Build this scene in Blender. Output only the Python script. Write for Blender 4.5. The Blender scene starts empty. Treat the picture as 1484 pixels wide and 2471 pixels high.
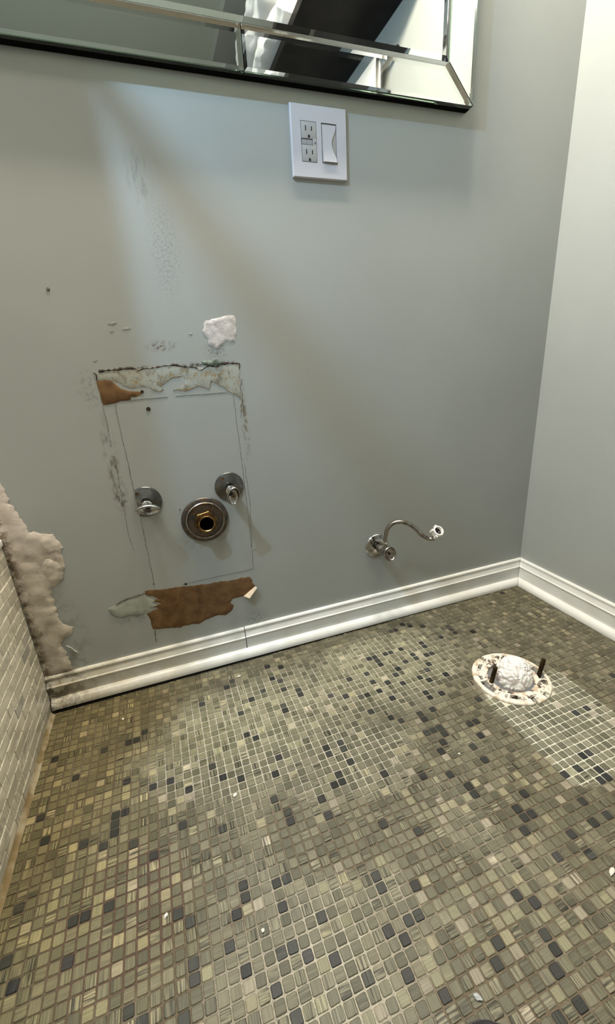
import bpy, bmesh, math, random
from mathutils import Vector, Matrix, noise
from mathutils.geometry import delaunay_2d_cdt
random.seed(7)
C = bpy.context.scene.collection
PI = math.pi

# ------------------------------------------------------------------ camera
CAM = Vector((-1.0647, -0.9682, 0.7330))
F, CX, CY = 1016.29, 742.0, 1235.5
ROWS = ((0.9386, -0.3400, -0.0585), (-0.1646, -0.2922, -0.9421), (0.3032, 0.8939, -0.3303))
RM = Matrix(ROWS)
cd = bpy.data.cameras.new('camera')
cd.sensor_fit = 'VERTICAL'; cd.sensor_height = 36.0; cd.sensor_width = 36.0
cd.lens = F / 2471.0 * 36.0
cd.clip_start = 0.01
cam = bpy.data.objects.new('camera', cd); C.objects.link(cam)
rt = RM.transposed()
m3 = Matrix((rt.col[0], -rt.col[1], -rt.col[2])).transposed()
cam.matrix_world = Matrix.Translation(CAM) @ m3.to_4x4()
bpy.context.scene.camera = cam

# ------------------------------------------------------------------ world and light
w = bpy.data.worlds.new('world'); bpy.context.scene.world = w
w.use_nodes = True
w.node_tree.nodes['Background'].inputs[0].default_value = (1.0, 0.96, 0.88, 1)
w.node_tree.nodes['Background'].inputs[1].default_value = 0.25
vs = bpy.context.scene.view_settings
vs.view_transform = 'Standard'; vs.look = 'None'; vs.gamma = 1.0; vs.exposure = 0.0
vs.use_curve_mapping = False

def lamp(name, kind, loc, energy, color, aim=None, **kw):
    l = bpy.data.lights.new(name, kind); l.energy = energy; l.color = color
    for k, v in kw.items(): setattr(l, k, v)
    o = bpy.data.objects.new(name, l); C.objects.link(o); o.location = loc
    if aim is not None:
        o.rotation_euler = Vector(aim).to_track_quat('-Z', 'Y').to_euler()
    return o
# cool lamp over the bath, shaded towards the near wall
lamp('bath_lamp', 'SPOT', (-1.45, -0.55, 1.74), 42.0, (0.43, 0.70, 1.0), aim=(0.833, -0.553, -0.03),
     spot_size=math.radians(178), spot_blend=0.05, shadow_soft_size=0.012)
# warm bulbs of the fitting above the mirror
for k, x in enumerate((-1.15, -0.81, -0.47)):
    lamp('vanity_bulb', 'POINT', (x, -0.17, 2.16), 52.0, (1.0, 0.90, 0.77), shadow_soft_size=0.05)
# unseen warm fill disk over the bath, added to brighten the right wall
lamp('warm_fill', 'AREA', (-1.75, -0.95, 2.38), 13.0, (1.0, 0.91, 0.80), aim=(0, 0, -1), shape='DISK', size=0.45)

# ------------------------------------------------------------------ helpers
def ray(u):
    q = Vector(((u[0] - CX) / F, (u[1] - CY) / F, 1.0))
    return rt @ q
def on_floor(u, z=0.0):
    d = ray(u); return CAM + d * ((z - CAM.z) / d.z)
def on_back(u, y=0.0):
    d = ray(u); return CAM + d * ((y - CAM.y) / d.y)
def on_right(u, x=0.0):
    d = ray(u); return CAM + d * ((x - CAM.x) / d.x)
def project(P):
    q = RM @ (Vector(P) - CAM)
    return (CX + F * q.x / q.z, CY + F * q.y / q.z, q.z)

def link(name, me, mats, parent=None):
    o = bpy.data.objects.new(name, me); C.objects.link(o)
    if mats is not None:
        for m in (mats if isinstance(mats, (list, tuple)) else [mats]):
            if len(o.data.materials) < (len(mats) if isinstance(mats, (list, tuple)) else 1):
                o.data.materials.append(m)
    if parent is not None: o.parent = parent
    return o
def obj(name, bm, mats, parent=None, smooth=False):
    me = bpy.data.meshes.new(name)
    bmesh.ops.recalc_face_normals(bm, faces=bm.faces)
    bm.to_mesh(me); bm.free()
    if smooth:
        for p in me.polygons: p.use_smooth = True
        try: me.set_sharp_from_angle(angle=math.radians(smooth if smooth is not True else 40))
        except Exception: pass
    return link(name, me, mats, parent)
def tag(o, label, cat, group=None, kind=None):
    o['label'] = label; o['category'] = cat
    if group: o['group'] = group
    if kind: o['kind'] = kind
    return o
def thing(name, label, cat, loc=(0, 0, 0), group=None):
    o = bpy.data.objects.new(name, None); C.objects.link(o); o.location = loc
    o.empty_display_size = 0.02
    bpy.context.view_layer.update()
    return tag(o, label, cat, group)
def rel(o, parent):
    """parent o (built in world coordinates) to an Empty without moving it"""
    o.parent = parent
    o.location = Vector(o.location) - Vector(parent.location)
    return o

def sub(o, part):
    """a sub-part of a part whose mesh is already in world coordinates"""
    o.parent = part; return o

def box(bm, x0, x1, y0, y1, z0, z1, bev=0.0, seg=2):
    b2 = bmesh.new()
    bmesh.ops.create_cube(b2, size=1.0)
    for v in b2.verts:
        v.co = Vector((x0 + (v.co.x + .5) * (x1 - x0), y0 + (v.co.y + .5) * (y1 - y0), z0 + (v.co.z + .5) * (z1 - z0)))
    if bev > 0:
        bmesh.ops.bevel(b2, geom=list(b2.edges), offset=bev, segments=seg, profile=0.5, affect='EDGES')
    merge(bm, b2)
def merge(bm, b2):
    me = bpy.data.meshes.new('tmp'); b2.to_mesh(me); b2.free(); bm.from_mesh(me); bpy.data.meshes.remove(me)
def lathe(bm, origin, axis, prof, n=40, sx=1.0, sy=1.0, ref=(0, 0, 1), clip=None):
    """prof: list of (r, h) along axis; sx, sy scale the two radial axes (oval)"""
    a = Vector(axis).normalized(); r0 = Vector(ref)
    u = (r0 - a * r0.dot(a)).normalized(); v = a.cross(u)
    o = Vector(origin); rings = []
    for r, h in prof:
        if r <= 1e-7:
            rings.append([bm.verts.new(o + a * h)])
        else:
            rings.append([bm.verts.new(o + a * h + u * (r * sx * math.cos(2*PI*k/n)) + v * (r * sy * math.sin(2*PI*k/n))) for k in range(n)])
    for A, B in zip(rings, rings[1:]):
        if len(A) == 1 and len(B) == 1: continue
        for k in range(n):
            k2 = (k + 1) % n
            if len(A) == 1: bm.faces.new((A[0], B[k], B[k2]))
            elif len(B) == 1: bm.faces.new((A[k], A[k2], B[0]))
            else: bm.faces.new((A[k], A[k2], B[k2], B[k]))
def smooth_path(pts, sub=8):
    P = [Vector(p) for p in pts]; P = [P[0]*2 - P[1]] + P + [P[-1]*2 - P[-2]]
    out = []
    for i in range(1, len(P) - 2):
        for s in range(sub):
            t = s / sub
            p0, p1, p2, p3 = P[i-1], P[i], P[i+1], P[i+2]
            out.append(0.5 * ((2*p1) + (p2-p0)*t + (2*p0-5*p1+4*p2-p3)*t*t + (3*p1-p0-3*p2+p3)*t**3))
    out.append(P[-2]); return out
def tube(bm, path, r, n=16, caps=True):
    prev = None; rings = []
    up = Vector((0.13, 0.2, 0.97))
    for i, p in enumerate(path):
        t = (path[min(i+1, len(path)-1)] - path[max(i-1, 0)]).normalized()
        u = (up - t * up.dot(t))
        u = u.normalized() if u.length > 1e-4 else t.orthogonal().normalized()
        up = u; v = t.cross(u)
        rr = r(i / (len(path)-1)) if callable(r) else r
        rings.append([bm.verts.new(p + u*(rr*math.cos(2*PI*k/n)) + v*(rr*math.sin(2*PI*k/n))) for k in range(n)])
    for A, B in zip(rings, rings[1:]):
        for k in range(n): bm.faces.new((A[k], A[(k+1) % n], B[(k+1) % n], B[k]))
    if caps:
        bm.faces.new(rings[0][::-1]); bm.faces.new(rings[-1])
def seg_dist(p, a, b):
    ab = b - a; t = max(0, min(1, (p - a).dot(ab) / max(ab.length_squared, 1e-12)))
    return (p - (a + ab * t)).length
def inside(p, poly):
    c = False; j = len(poly) - 1
    for i in range(len(poly)):
        a, b = poly[i], poly[j]
        if (a.y > p.y) != (b.y > p.y) and p.x < (b.x - a.x) * (p.y - a.y) / (b.y - a.y) + a.x: c = not c
        j = i
    return c
def rough_outline(poly, step, amp, sc=90.0):
    out = []
    n = len(poly)
    for i in range(n):
        a, b = poly[i], poly[(i + 1) % n]
        k = max(1, int((b - a).length / step))
        nrm = Vector((-(b - a).y, (b - a).x)).normalized() if (b - a).length > 1e-9 else Vector((0, 0))
        for s in range(k):
            p = a + (b - a) * (s / k)
            out.append(p + nrm * (amp * noise.noise(Vector((p.x * sc, p.y * sc, 3.1)))) + nrm * (amp * .6 * noise.noise(Vector((p.x * sc * 3.1, p.y * sc * 3.1, 8.1)))))
    return out
def patch(bm, poly_xz, height, y_base=0.0, step=0.006, edge=0.003, lump=0.0, lump_sc=60.0, amp=0.0015, out_step=0.0035):
    """irregular relief lying on the back wall (front towards -y); poly in (x, z)"""
    poly = rough_outline([Vector(p) for p in poly_xz], out_step, amp)
    xs = [p.x for p in poly]; zs = [p.y for p in poly]
    pts = list(poly); nb = len(pts)
    z = min(zs)
    while z < max(zs):
        x = min(xs)
        while x < max(xs):
            q = Vector((x + random.uniform(-.3, .3)*step, z + random.uniform(-.3, .3)*step))
            if inside(q, poly):
                d = min(seg_dist(q, poly[i], poly[(i+1) % nb]) for i in range(nb))
                if d > edge * .5: pts.append(q)
            x += step
        z += step
    r = delaunay_2d_cdt(pts, [(i, (i+1) % nb) for i in range(nb)], [], 1, 1e-7)
    vv, ff = r[0], r[2]
    V = []
    for p in vv:
        d = min(seg_dist(p, poly[i], poly[(i+1) % nb]) for i in range(nb))
        h = height * min(1.0, .35 + .65 * d / edge)
        h += lump * min(1, d / edge) * (noise.fractal(Vector((p.x*lump_sc, p.y*lump_sc, 1.7)), .9, 2.1, 4) * .6 + .35)
        V.append(bm.verts.new((p.x, y_base - max(h, .00015), p.y)))
    for f in ff:
        try: bm.faces.new([V[i] for i in f])
        except ValueError: pass
    be = [e for e in bm.edges if len(e.link_faces) == 1 and e.verts[0] in set(V)]
    ex = bmesh.ops.extrude_edge_only(bm, edges=be)
    for g in ex['geom']:
        if isinstance(g, bmesh.types.BMVert): g.co.y = y_base + 0.0002
def ribbon(bm, pts, wid, y=-0.0006, jitter=.4, sub=0.004, wob=0.0005):
    """thin crack / scored line lying on the back wall through (x, z) points"""
    P = []
    for a, b in zip(pts, pts[1:]):
        a = Vector(a); b = Vector(b); k = max(1, int((b-a).length / sub))
        for s in range(k): P.append(a + (b-a)*(s/k))
    P.append(Vector(pts[-1]))
    L = []
    for i, p in enumerate(P):
        t = (P[min(i+1, len(P)-1)] - P[max(i-1, 0)]).normalized(); n = Vector((-t.y, t.x))
        ww = wid * (1 + jitter * 1.6 * noise.noise(Vector((p.x*140, p.y*140, 5))))
        if i in (0, len(P)-1): ww *= .3
        c = p + n * wob * noise.noise(Vector((p.x*70, p.y*70, 9)))
        L.append((bm.verts.new((c.x + n.x*ww/2, 0.0002, c.y + n.y*ww/2)), bm.verts.new((c.x, y, c.y)), bm.verts.new((c.x - n.x*ww/2, 0.0002, c.y - n.y*ww/2))))
    for A, B in zip(L, L[1:]):
        for k in range(2): bm.faces.new((A[k], B[k], B[k+1], A[k+1]))
def wallpts(px, scale=1.0, ox=0.0, oy=0.0):
    r = []
    for u in px:
        p = on_back((ox + u[0]*scale, oy + u[1]*scale)); r.append((p.x, p.z))
    return r

# ------------------------------------------------------------------ materials
def mat(name, col, rough=.5, metal=0.0, spec=.5, **kw):
    m = bpy.data.materials.new(name); m.use_nodes = True
    b = m.node_tree.nodes['Principled BSDF']
    b.inputs['Base Color'].default_value = (*col, 1); b.inputs['Roughness'].default_value = rough
    b.inputs['Metallic'].default_value = metal; b.inputs['Specular IOR Level'].default_value = spec
    for k, v in kw.items(): b.inputs[k].default_value = v
    return m
class N:
    def __init__(s, m): s.m = m; s.t = m.node_tree; s.b = s.t.nodes['Principled BSDF']
    def n(s, typ, **kw):
        x = s.t.nodes.new(typ)
        for k, v in kw.items(): setattr(x, k, v)
        return x
    def l(s, a, b): s.t.links.new(a, b)
    def pos(s): return s.n('ShaderNodeNewGeometry').outputs['Position']
    def noise(s, scale, detail=4, rough=.55, vec=None, stretch=None):
        x = s.n('ShaderNodeTexNoise'); x.inputs['Scale'].default_value = scale; x.inputs['Detail'].default_value = detail; x.inputs['Roughness'].default_value = rough
        v = vec or s.pos()
        if stretch:
            mm = s.n('ShaderNodeVectorMath', operation='MULTIPLY'); s.l(v, mm.inputs[0]); mm.inputs[1].default_value = stretch; v = mm.outputs[0]
        s.l(v, x.inputs['Vector']); return x.outputs['Fac']
    def ramp(s, v, lo, hi, a=0.0, b=1.0):
        x = s.n('ShaderNodeMapRange', interpolation_type='SMOOTHSTEP'); s.l(v, x.inputs[0])
        for i, q in zip((1, 2, 3, 4), (lo, hi, a, b)): x.inputs[i].default_value = q
        return x.outputs[0]
    def math(s, op, a, b=None):
        x = s.n('ShaderNodeMath', operation=op)
        for i, q in enumerate((a, b)):
            if q is None: continue
            if isinstance(q, (int, float)): x.inputs[i].default_value = q
            else: s.l(q, x.inputs[i])
        return x.outputs[0]
    def mix(s, fac, a, b, mode='MIX'):
        x = s.n('ShaderNodeMix', data_type='RGBA', blend_type=mode)
        for i, q in ((0, fac), (6, a), (7, b)):
            if isinstance(q, (int, float)): x.inputs[i].default_value = q
            elif isinstance(q, tuple): x.inputs[i].default_value = (*q, 1) if len(q) == 3 else q
            else: s.l(q, x.inputs[i])
        return x.outputs[2]
    def bump(s, h, strength=.2, dist=.001):
        x = s.n('ShaderNodeBump'); x.inputs['Strength'].default_value = strength; x.inputs['Distance'].default_value = dist
        s.l(h, x.inputs['Height']); s.l(x.outputs[0], s.b.inputs['Normal'])
    def col(s, c): s.l(c, s.b.inputs['Base Color'])

def simple_noise_mat(name, c1, c2, scale, rough=.5, metal=0.0, bump=0.0, lo=.4, hi=.6, bscale=None, dist=.001, **kw):
    m = mat(name, c1, rough, metal, **kw); k = N(m)
    f = k.ramp(k.noise(scale), lo, hi); k.col(k.mix(f, c1, c2))
    if bump: k.bump(k.noise(bscale or scale, 6), bump, dist)
    return m

# painted wall with soft dirt where the vanity stood
WALLC = (0.326, 0.338, 0.318)
def wall_material(name, stains):
    m = mat(name, WALLC, .42, spec=.35); k = N(m)
    big = k.ramp(k.noise(2.2, 3), .3, .7)
    c = k.mix(big, tuple(v*.96 for v in WALLC), tuple(v*1.04 for v in WALLC))
    pos = k.pos()
    for (x, z, rx, rz, st, colr, nsc, stretch) in stains:
        d = k.n('ShaderNodeVectorMath', operation='SUBTRACT'); k.l(pos, d.inputs[0]); d.inputs[1].default_value = (x, 0, z)
        e = k.n('ShaderNodeVectorMath', operation='MULTIPLY'); k.l(d.outputs[0], e.inputs[0]); e.inputs[1].default_value = (1/rx, 0, 1/rz)
        le = k.n('ShaderNodeVectorMath', operation='LENGTH'); k.l(e.outputs[0], le.inputs[0])
        a = k.ramp(le.outputs['Value'], .2, 1.0, 1.0, 0.0)
        b = k.ramp(k.noise(nsc, 6, .7, stretch=stretch), .46, .60)
        c = k.mix(k.math('MULTIPLY', k.math('MULTIPLY', a, b), st), c, colr)
    k.col(c)
    k.bump(k.noise(260, 3), .10, .0006)
    return m
def wp(u): p = on_back(u); return p.x, p.z
ST = []
for u, rx, rz, st, colr, nsc, stv in (
    ((272, 1120), .020, .13, .75, (.10, .09, .06), 90, (1, 1, .35)),
    ((292, 1200), .020, .05, .8, (.07, .06, .04), 130, (1, 1, .5)),
    ((390, 835), .040, .014, .9, (.10, .055, .02), 150, None),
    ((335, 430), .030, .06, .35, (.12, .12, .11), 110, (1, 1, .3)),
    ((400, 610), .040, .12, .4, (.15, .15, .14), 220, None),
    ((520, 850), .030, .030, .7, (.10, .10, .07), 200, None),
    ((590, 1010), .012, .13, .8, (.12, .09, .04), 120, (1, 1, .5)),
    ((320, 1480), .05, .05, .45, (.08, .08, .06), 60, None),
    ((330, 889), .05, .007, .9, (.05, .035, .02), 160, (.5, 1, 1)), ((480, 884), .07, .012, .95, (.04, .028, .018), 140, (.6, 1, 1)), ((545, 882), .04, .014, .95, (.04, .028, .018), 140, None), ((505, 1300), .10, .03, .35, (.15, .13, .06), 40, None),
    ((620, 1490), .04, .04, .4, (.08, .08, .07), 120, None),
    ((140, 1560), .09, .20, .55, (.13, .11, .07), 25, None),
    ((215, 940), .03, .05, .4, (.12, .11, .09), 90, None)):
    x, z = wp(u); ST.append((x, z, rx, rz, st, colr, nsc, stv))
M_wall = wall_material('wall_paint', ST)
M_wall2 = wall_material('side_wall_paint', [])
M_ceil = mat('ceiling_paint', (.26, .28, .24), .7)
M_soffit = mat('soffit_shade', (.20, .21, .19), .7)  # darker than the ceiling: the soffit's shade is put into its colour

def trim_material(name, dirty_axis=None):
    m = mat(name, (.70, .70, .67), .28); k = N(m)
    n = k.ramp(k.noise(9, 4), .35, .75)
    c = k.mix(n, (.72, .72, .69), (.62, .61, .56))
    if dirty_axis:
        sep = k.n('ShaderNodeSeparateXYZ'); k.l(k.pos(), sep.inputs[0])
        g = k.ramp(sep.outputs[0], -1.42, -0.95, 1.0, 0.0)
        f = k.math('MULTIPLY', g, k.ramp(k.noise(30, 6, .7), .25, .75, .25, 1.0))
        c = k.mix(f, c, (.40, .34, .22))
        g2 = k.ramp(sep.outputs[0], -1.43, -1.25, 1.0, 0.0)
        f2 = k.math('MULTIPLY', g2, k.ramp(k.noise(45, 6, .75), .42, .6))
        c = k.mix(f2, c, (.06, .045, .03))
        chips = k.ramp(k.noise(120, 5, .7, stretch=(.35, 1, 1)), .66, .72)
        c = k.mix(k.math('MULTIPLY', chips, .55), c, (.12, .10, .07))
    k.col(c); return m
M_trim = trim_material('trim_paint'); M_trimd = trim_material('trim_paint_worn', True)
M_dark = mat('shade_strip_black', (.012, .010, .008), .9)

# tiles: per-tile colour comes from the colour attribute, veins from noise
def tile_material(name, rough, vein):
    m = mat(name, (.3, .3, .25), rough); k = N(m)
    at = k.n('ShaderNodeAttribute', attribute_name='tile_color')
    sep = k.n('ShaderNodeSeparateColor'); at2 = k.n('ShaderNodeAttribute', attribute_name='tile_vein'); k.l(at2.outputs['Color'], sep.inputs[0])
    va = k.noise(70, 2.5, .5, stretch=(6.5, .28, 1)); vb = k.noise(70, 2.5, .5, stretch=(.35, 6.0, 1))
    vm = k.n('ShaderNodeMix'); k.l(sep.outputs[0], vm.inputs[0]); k.l(va, vm.inputs[2]); k.l(vb, vm.inputs[3])
    f = k.ramp(vm.outputs[0], .34, .66, -1.0, 1.0)
    amp = k.math('MULTIPLY', k.math('MULTIPLY', f, sep.outputs[1]), vein)
    mul = k.math('ADD', amp, 1.0)
    comb = k.n('ShaderNodeCombineColor'); [k.l(mul, comb.inputs[i]) for i in range(3)]
    c = k.mix(1.0, at.outputs['Color'], comb.outputs[0], 'MULTIPLY')
    fine = k.ramp(k.noise(900, 3), .3, .7, .90, 1.08)
    comb2 = k.n('ShaderNodeCombineColor'); [k.l(fine, comb2.inputs[i]) for i in range(3)]
    c = k.mix(1.0, c, comb2.outputs[0], 'MULTIPLY')
    k.col(c); k.bump(k.noise(400, 4), .15, .0004)
    return m
M_tile = tile_material('green_marble', .5, .44); M_tile.node_tree.nodes['Principled BSDF'].inputs['Specular IOR Level'].default_value = .3
M_wtile = tile_material('white_marble', .30, .22)
def attr_material(name, rough, nz=300, amt=.25):
    m = mat(name, (.4, .4, .35), rough); k = N(m)
    at = k.n('ShaderNodeAttribute', attribute_name='tile_color')
    f = k.ramp(k.noise(nz, 5, .7), .3, .7, 1 - amt, 1 + amt)
    comb = k.n('ShaderNodeCombineColor'); [k.l(f, comb.inputs[i]) for i in range(3)]
    k.col(k.mix(1.0, at.outputs['Color'], comb.outputs[0], 'MULTIPLY')); k.bump(k.noise(600, 4), .4, .0006)
    return m
M_grout = attr_material('floor_grout', .85)
M_wgrout = simple_noise_mat('wall_grout', (.84, .79, .68), (.56, .50, .39), 30, .8, bump=.3, bscale=500)

M_chrome = simple_noise_mat('worn_chrome', (.50, .50, .49), (.20, .18, .16), 70, .16, 1.0, lo=.45, hi=.7)
M_blackchrome = simple_noise_mat('tarnished_chrome', (.16, .16, .16), (.30, .29, .27), 45, .22, 1.0, lo=.5, hi=.7)
M_nickel = simple_noise_mat('dull_nickel', (.34, .32, .29), (.20, .175, .14), 60, .3, 1.0)
M_flange = simple_noise_mat('rusty_steel', (.085, .078, .072), (.15, .11, .08), 60, .42, .85, bump=.2, bscale=200)
M_brass = simple_noise_mat('brass', (.46, .30, .11), (.20, .11, .05), 80, .3, 1.0)
M_oldbrass = simple_noise_mat('old_brass', (.20, .125, .05), (.08, .045, .022), 80, .4, 1.0)
M_bore = mat('pipe_bore', (.003, .003, .003), .95, spec=0)
M_rust = simple_noise_mat('rust', (.13, .06, .02), (.03, .02, .012), 90, .8, .2, bump=.5, bscale=300)
M_darkrust = simple_noise_mat('dark_rust', (.045, .028, .012), (.016, .010, .006), 90, .9, 0, bump=.5, bscale=300, spec=.08)
M_grime = simple_noise_mat('caked_grime', (.34, .26, .18), (.04, .025, .016), 70, .9, bump=.6, bscale=250, lo=.42, hi=.58, spec=.1)
M_plate = mat('white_plastic', (.47, .465, .50), .35)
M_recept = mat('grey_white_plastic', (.36, .36, .355), .35)
M_recept2 = mat('button_plastic', (.31, .31, .31), .4)
M_slot = mat('slot_black', (.01, .01, .01), .8)
M_nut = mat('white_nylon', (.86, .84, .80), .4, **{'Subsurface Weight': .1})
M_rubber = mat('black_rubber', (.012, .012, .012), .5)
M_paper = simple_noise_mat('torn_drywall_paper', (.165, .088, .030), (.090, .042, .012), 40, .9, bump=.35, bscale=140, lo=.3, hi=.7)
M_spackle = simple_noise_mat('spackle', (.57, .525, .50), (.47, .425, .40), 70, .85, bump=.6, bscale=220)
M_curl = mat('curled_paper', (.62, .50, .36), .85)
M_flap = simple_noise_mat('pale_paint_flap', (.36, .385, .33), (.30, .32, .265), 40, .45, bump=.15, bscale=100)
M_green = simple_noise_mat('old_green_paint', (.13, .17, .13), (.06, .07, .05), 120, .6, bump=.3, bscale=200)
M_crack = simple_noise_mat('crack_dirt', (.055, .038, .024), (.02, .014, .01), 120, .95)
M_score = mat('scored_line', (.085, .08, .068), .95)
M_brownline = simple_noise_mat('brown_water_line', (.22, .14, .05), (.12, .075, .03), 120, .9)
def plaster_material():
    m = mat('plaster', (.5, .44, .36), .9); k = N(m)
    n1 = k.ramp(k.noise(14, 6, .7), .35, .7); c = k.mix(n1, (.52, .46, .38), (.40, .345, .26))
    n2 = k.ramp(k.noise(28, 6, .75), .56, .72); c = k.mix(n2, c, (.17, .125, .075))
    sep = k.n('ShaderNodeSeparateXYZ'); k.l(k.pos(), sep.inputs[0])
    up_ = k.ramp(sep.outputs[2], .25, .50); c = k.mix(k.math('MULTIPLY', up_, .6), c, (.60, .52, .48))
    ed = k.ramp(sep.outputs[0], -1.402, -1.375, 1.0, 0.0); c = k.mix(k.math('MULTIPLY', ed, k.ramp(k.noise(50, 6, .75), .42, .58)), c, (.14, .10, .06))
    k.col(c); k.bump(k.noise(120, 7, .65), .5, .002); return m
M_plaster = plaster_material()
def peel_material():
    m = mat('peeled_layer', (.4, .4, .35), .8); k = N(m)
    n1 = k.ramp(k.noise(30, 6, .7), .3, .7); c = k.mix(n1, (.345, .355, .315), (.29, .29, .245))
    n2 = k.ramp(k.noise(45, 6, .75, stretch=(1, 1, .6)), .50, .62); c = k.mix(k.math('MULTIPLY', n2, .8), c, (.15, .125, .08))
    n3 = k.ramp(k.noise(60, 6, .75), .54, .62); c = k.mix(k.math('MULTIPLY', n3, .8), c, (.26, .17, .05))
    k.col(c); k.bump(k.noise(150, 6), .3, .001); return m
M_peel = peel_material()
def ring_material():
    m = mat('stained_pvc', (.8, .75, .65), .5); k = N(m)
    n1 = k.ramp(k.noise(42, 6, .7), .46, .62); c = k.mix(n1, (.78, .72, .62), (.52, .40, .27))
    n2 = k.ramp(k.noise(75, 6, .75), .51, .57)
    vd = k.n('ShaderNodeVectorMath', operation='DISTANCE'); k.l(k.pos(), vd.inputs[0]); vd.inputs[1].default_value = (-.371, -.351, 0)
    n3 = k.ramp(vd.outputs['Value'], .068, .084, 1.0, .05)
    c = k.mix(k.math('MULTIPLY', n2, n3), c, (.05, .03, .02))
    k.col(c); k.bump(k.noise(200, 6), .3, .001); return m
M_ring = ring_material()
M_ringedge = mat('pvc_edge', (.86, .81, .72), .5)
M_bag = mat('white_bag', (.80, .77, .74), .28, spec=.6, **{'Subsurface Weight': .15})
M_mirror = mat('mirror_silver', (.86, .88, .85), .01, 1.0)
M_glass = mat('clear_glass', (.975, .99, .975), .0, 0.0, **{'Transmission Weight': 1.0, 'IOR': 1.5})
M_gedge = mat('green_glass_edge', (.72, .95, .74), .05, 0.0, **{'Transmission Weight': 1.0, 'IOR': 1.5})
M_black = mat('black_backing', (.003, .003, .003), .9, spec=0.05)
M_wood = simple_noise_mat('dark_wood', (.006, .0045, .004), (.012, .009, .007), 12, .5, spec=.15)
def towel_material():
    m = mat('white_terry', (.62, .61, .59), .95); k = N(m); k.bump(k.noise(700, 4), .6, .002); return m
M_towel = towel_material()
M_shoe = simple_noise_mat('dark_shoe_fabric', (.035, .03, .035), (.022, .02, .024), 200, .8, bump=.4, bscale=600)
M_sole = mat('shoe_sole', (.03, .028, .03), .7)
M_steel = mat('brushed_steel', (.10, .10, .10), .35, 1.0)
M_crumb = mat('plaster_crumb', (.62, .60, .54), .8)
M_tub = mat('tub_enamel', (.75, .73, .68), .15)

# ------------------------------------------------------------------ room shell
WX = -1.4034            # tiled face beside the bath
def slab(name, x0, x1, y0, y1, z0, z1, m, label, cat='wall'):
    bm = bmesh.new(); box(bm, x0, x1, y0, y1, z0, z1)
    return tag(obj(name, bm, m), label, cat, kind='structure')
wall_back = slab('wall_back', -2.25, 0.12, 0.0, 0.12, -0.05, 2.5, M_wall, 'grey green painted back wall with torn patches and pipe stubs')
wall_right = slab('wall_right', 0.0, 0.12, -2.6, 0.0, -0.05, 2.5, M_wall2, 'pale grey green side wall to the right of the corner')
wall_front = slab('wall_front', -2.25, 0.12, -2.72, -2.6, -0.05, 2.5, M_wall2, 'grey green wall behind the camera')
ceiling = slab('ceiling', -2.25, 0.12, -2.72, 0.12, 2.42, 2.54, M_ceil, 'grey green ceiling reflected in the mirror', 'ceiling')
wall_bath = slab('wall_left', -2.37, -2.25, -2.72, 0.12, -0.05, 2.5, M_wall2, 'far wall beyond the bath')
soffit = slab('trim_1', -0.435, 0.0, -2.6, -0.9, 2.36, 2.42, M_soffit, 'lowered ceiling strip over the shelves, painted dark grey for its shade', 'trim')

# ------------------------------------------------------------------ mosaic floor
P = 0.015875
X0, Y0 = 0.0, -0.05 * P
def ell(x, y, cx, cy, rx, ry):
    d = ((x - cx) / rx) ** 2 + ((y - cy) / ry) ** 2
    return max(0.0, 1 - d)
def sstep(a, b, v):
    t = max(0, min(1, (v - a) / (b - a))); return t * t * (3 - 2 * t)
def fn(x, y, s, o=0.0): return noise.fractal(Vector((x * s, y * s, o)), 1.0, 2.0, 4)
def footprint(x, y):
    """cleaner patch where the toilet base stood: straight sides, rounded front"""
    if y > -0.40: f = sstep(-.30, -.42, y) * .8
    else: f = 1.0
    lim = -0.598 - .02 * math.sqrt(max(0, 1 - ((x + .36) / .11) ** 2)) 
    return f * sstep(-.474, -.468, x) * sstep(-.246, -.256, x) * sstep(lim - .006, lim + .006, y)
def floor_tint(x, y):
    """multiplier of the tile colour from ingrained dirt and painted pools of light (r, g, b) and grout colour"""
    n1 = fn(x, y, 5.0); n2 = fn(x, y, 14.0, 4.0); n3 = fn(x, y, 2.5, 9.0)
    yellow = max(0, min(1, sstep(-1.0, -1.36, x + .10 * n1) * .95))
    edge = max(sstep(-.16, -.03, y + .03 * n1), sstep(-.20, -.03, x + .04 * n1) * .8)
    light_pool = max(0, min(1, ell(x, y, -1.0, -.22, .26, .12) * 1.2 + ell(x, y, -.62, -.18, .22, .14) * 1.3 + .25 * n2))  # bright pools of light on the mid floor, painted into the tile colour
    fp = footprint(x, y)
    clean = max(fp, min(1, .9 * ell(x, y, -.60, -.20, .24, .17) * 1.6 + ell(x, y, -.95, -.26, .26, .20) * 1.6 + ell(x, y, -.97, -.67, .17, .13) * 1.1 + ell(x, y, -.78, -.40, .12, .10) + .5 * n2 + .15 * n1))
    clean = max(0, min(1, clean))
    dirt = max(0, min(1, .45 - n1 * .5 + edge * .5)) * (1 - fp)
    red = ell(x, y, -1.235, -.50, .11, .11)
    m = [1 - .16 * dirt + .50 * light_pool * (1 - yellow) + .34 * fp, 1 - .17 * dirt + .52 * light_pool * (1 - yellow) + .37 * fp, 1 - .25 * dirt + .46 * light_pool * (1 - yellow) + .44 * fp]
    ym = (1.0, .90, .62)
    m = [a * (1 + (b - 1) * yellow) for a, b in zip(m, ym)]
    gd = (.115, .088, .056); gc = (.36, .325, .255); gr = (.085, .040, .034); gy = (.068, .045, .018)
    g = [a + (b - a) * clean for a, b in zip(gd, gc)]
    g = [a + (b - a) * min(1, red * 2.2) for a, b in zip(g, gr)]
    g = [a + (b - a) * yellow * (1 - .3 * clean) * .85 for a, b in zip(g, gy)]
    if fp > .5: g = [a + (b - a) * .8 for a, b in zip(g, (.60, .58, .49))]
    return m, g

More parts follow.
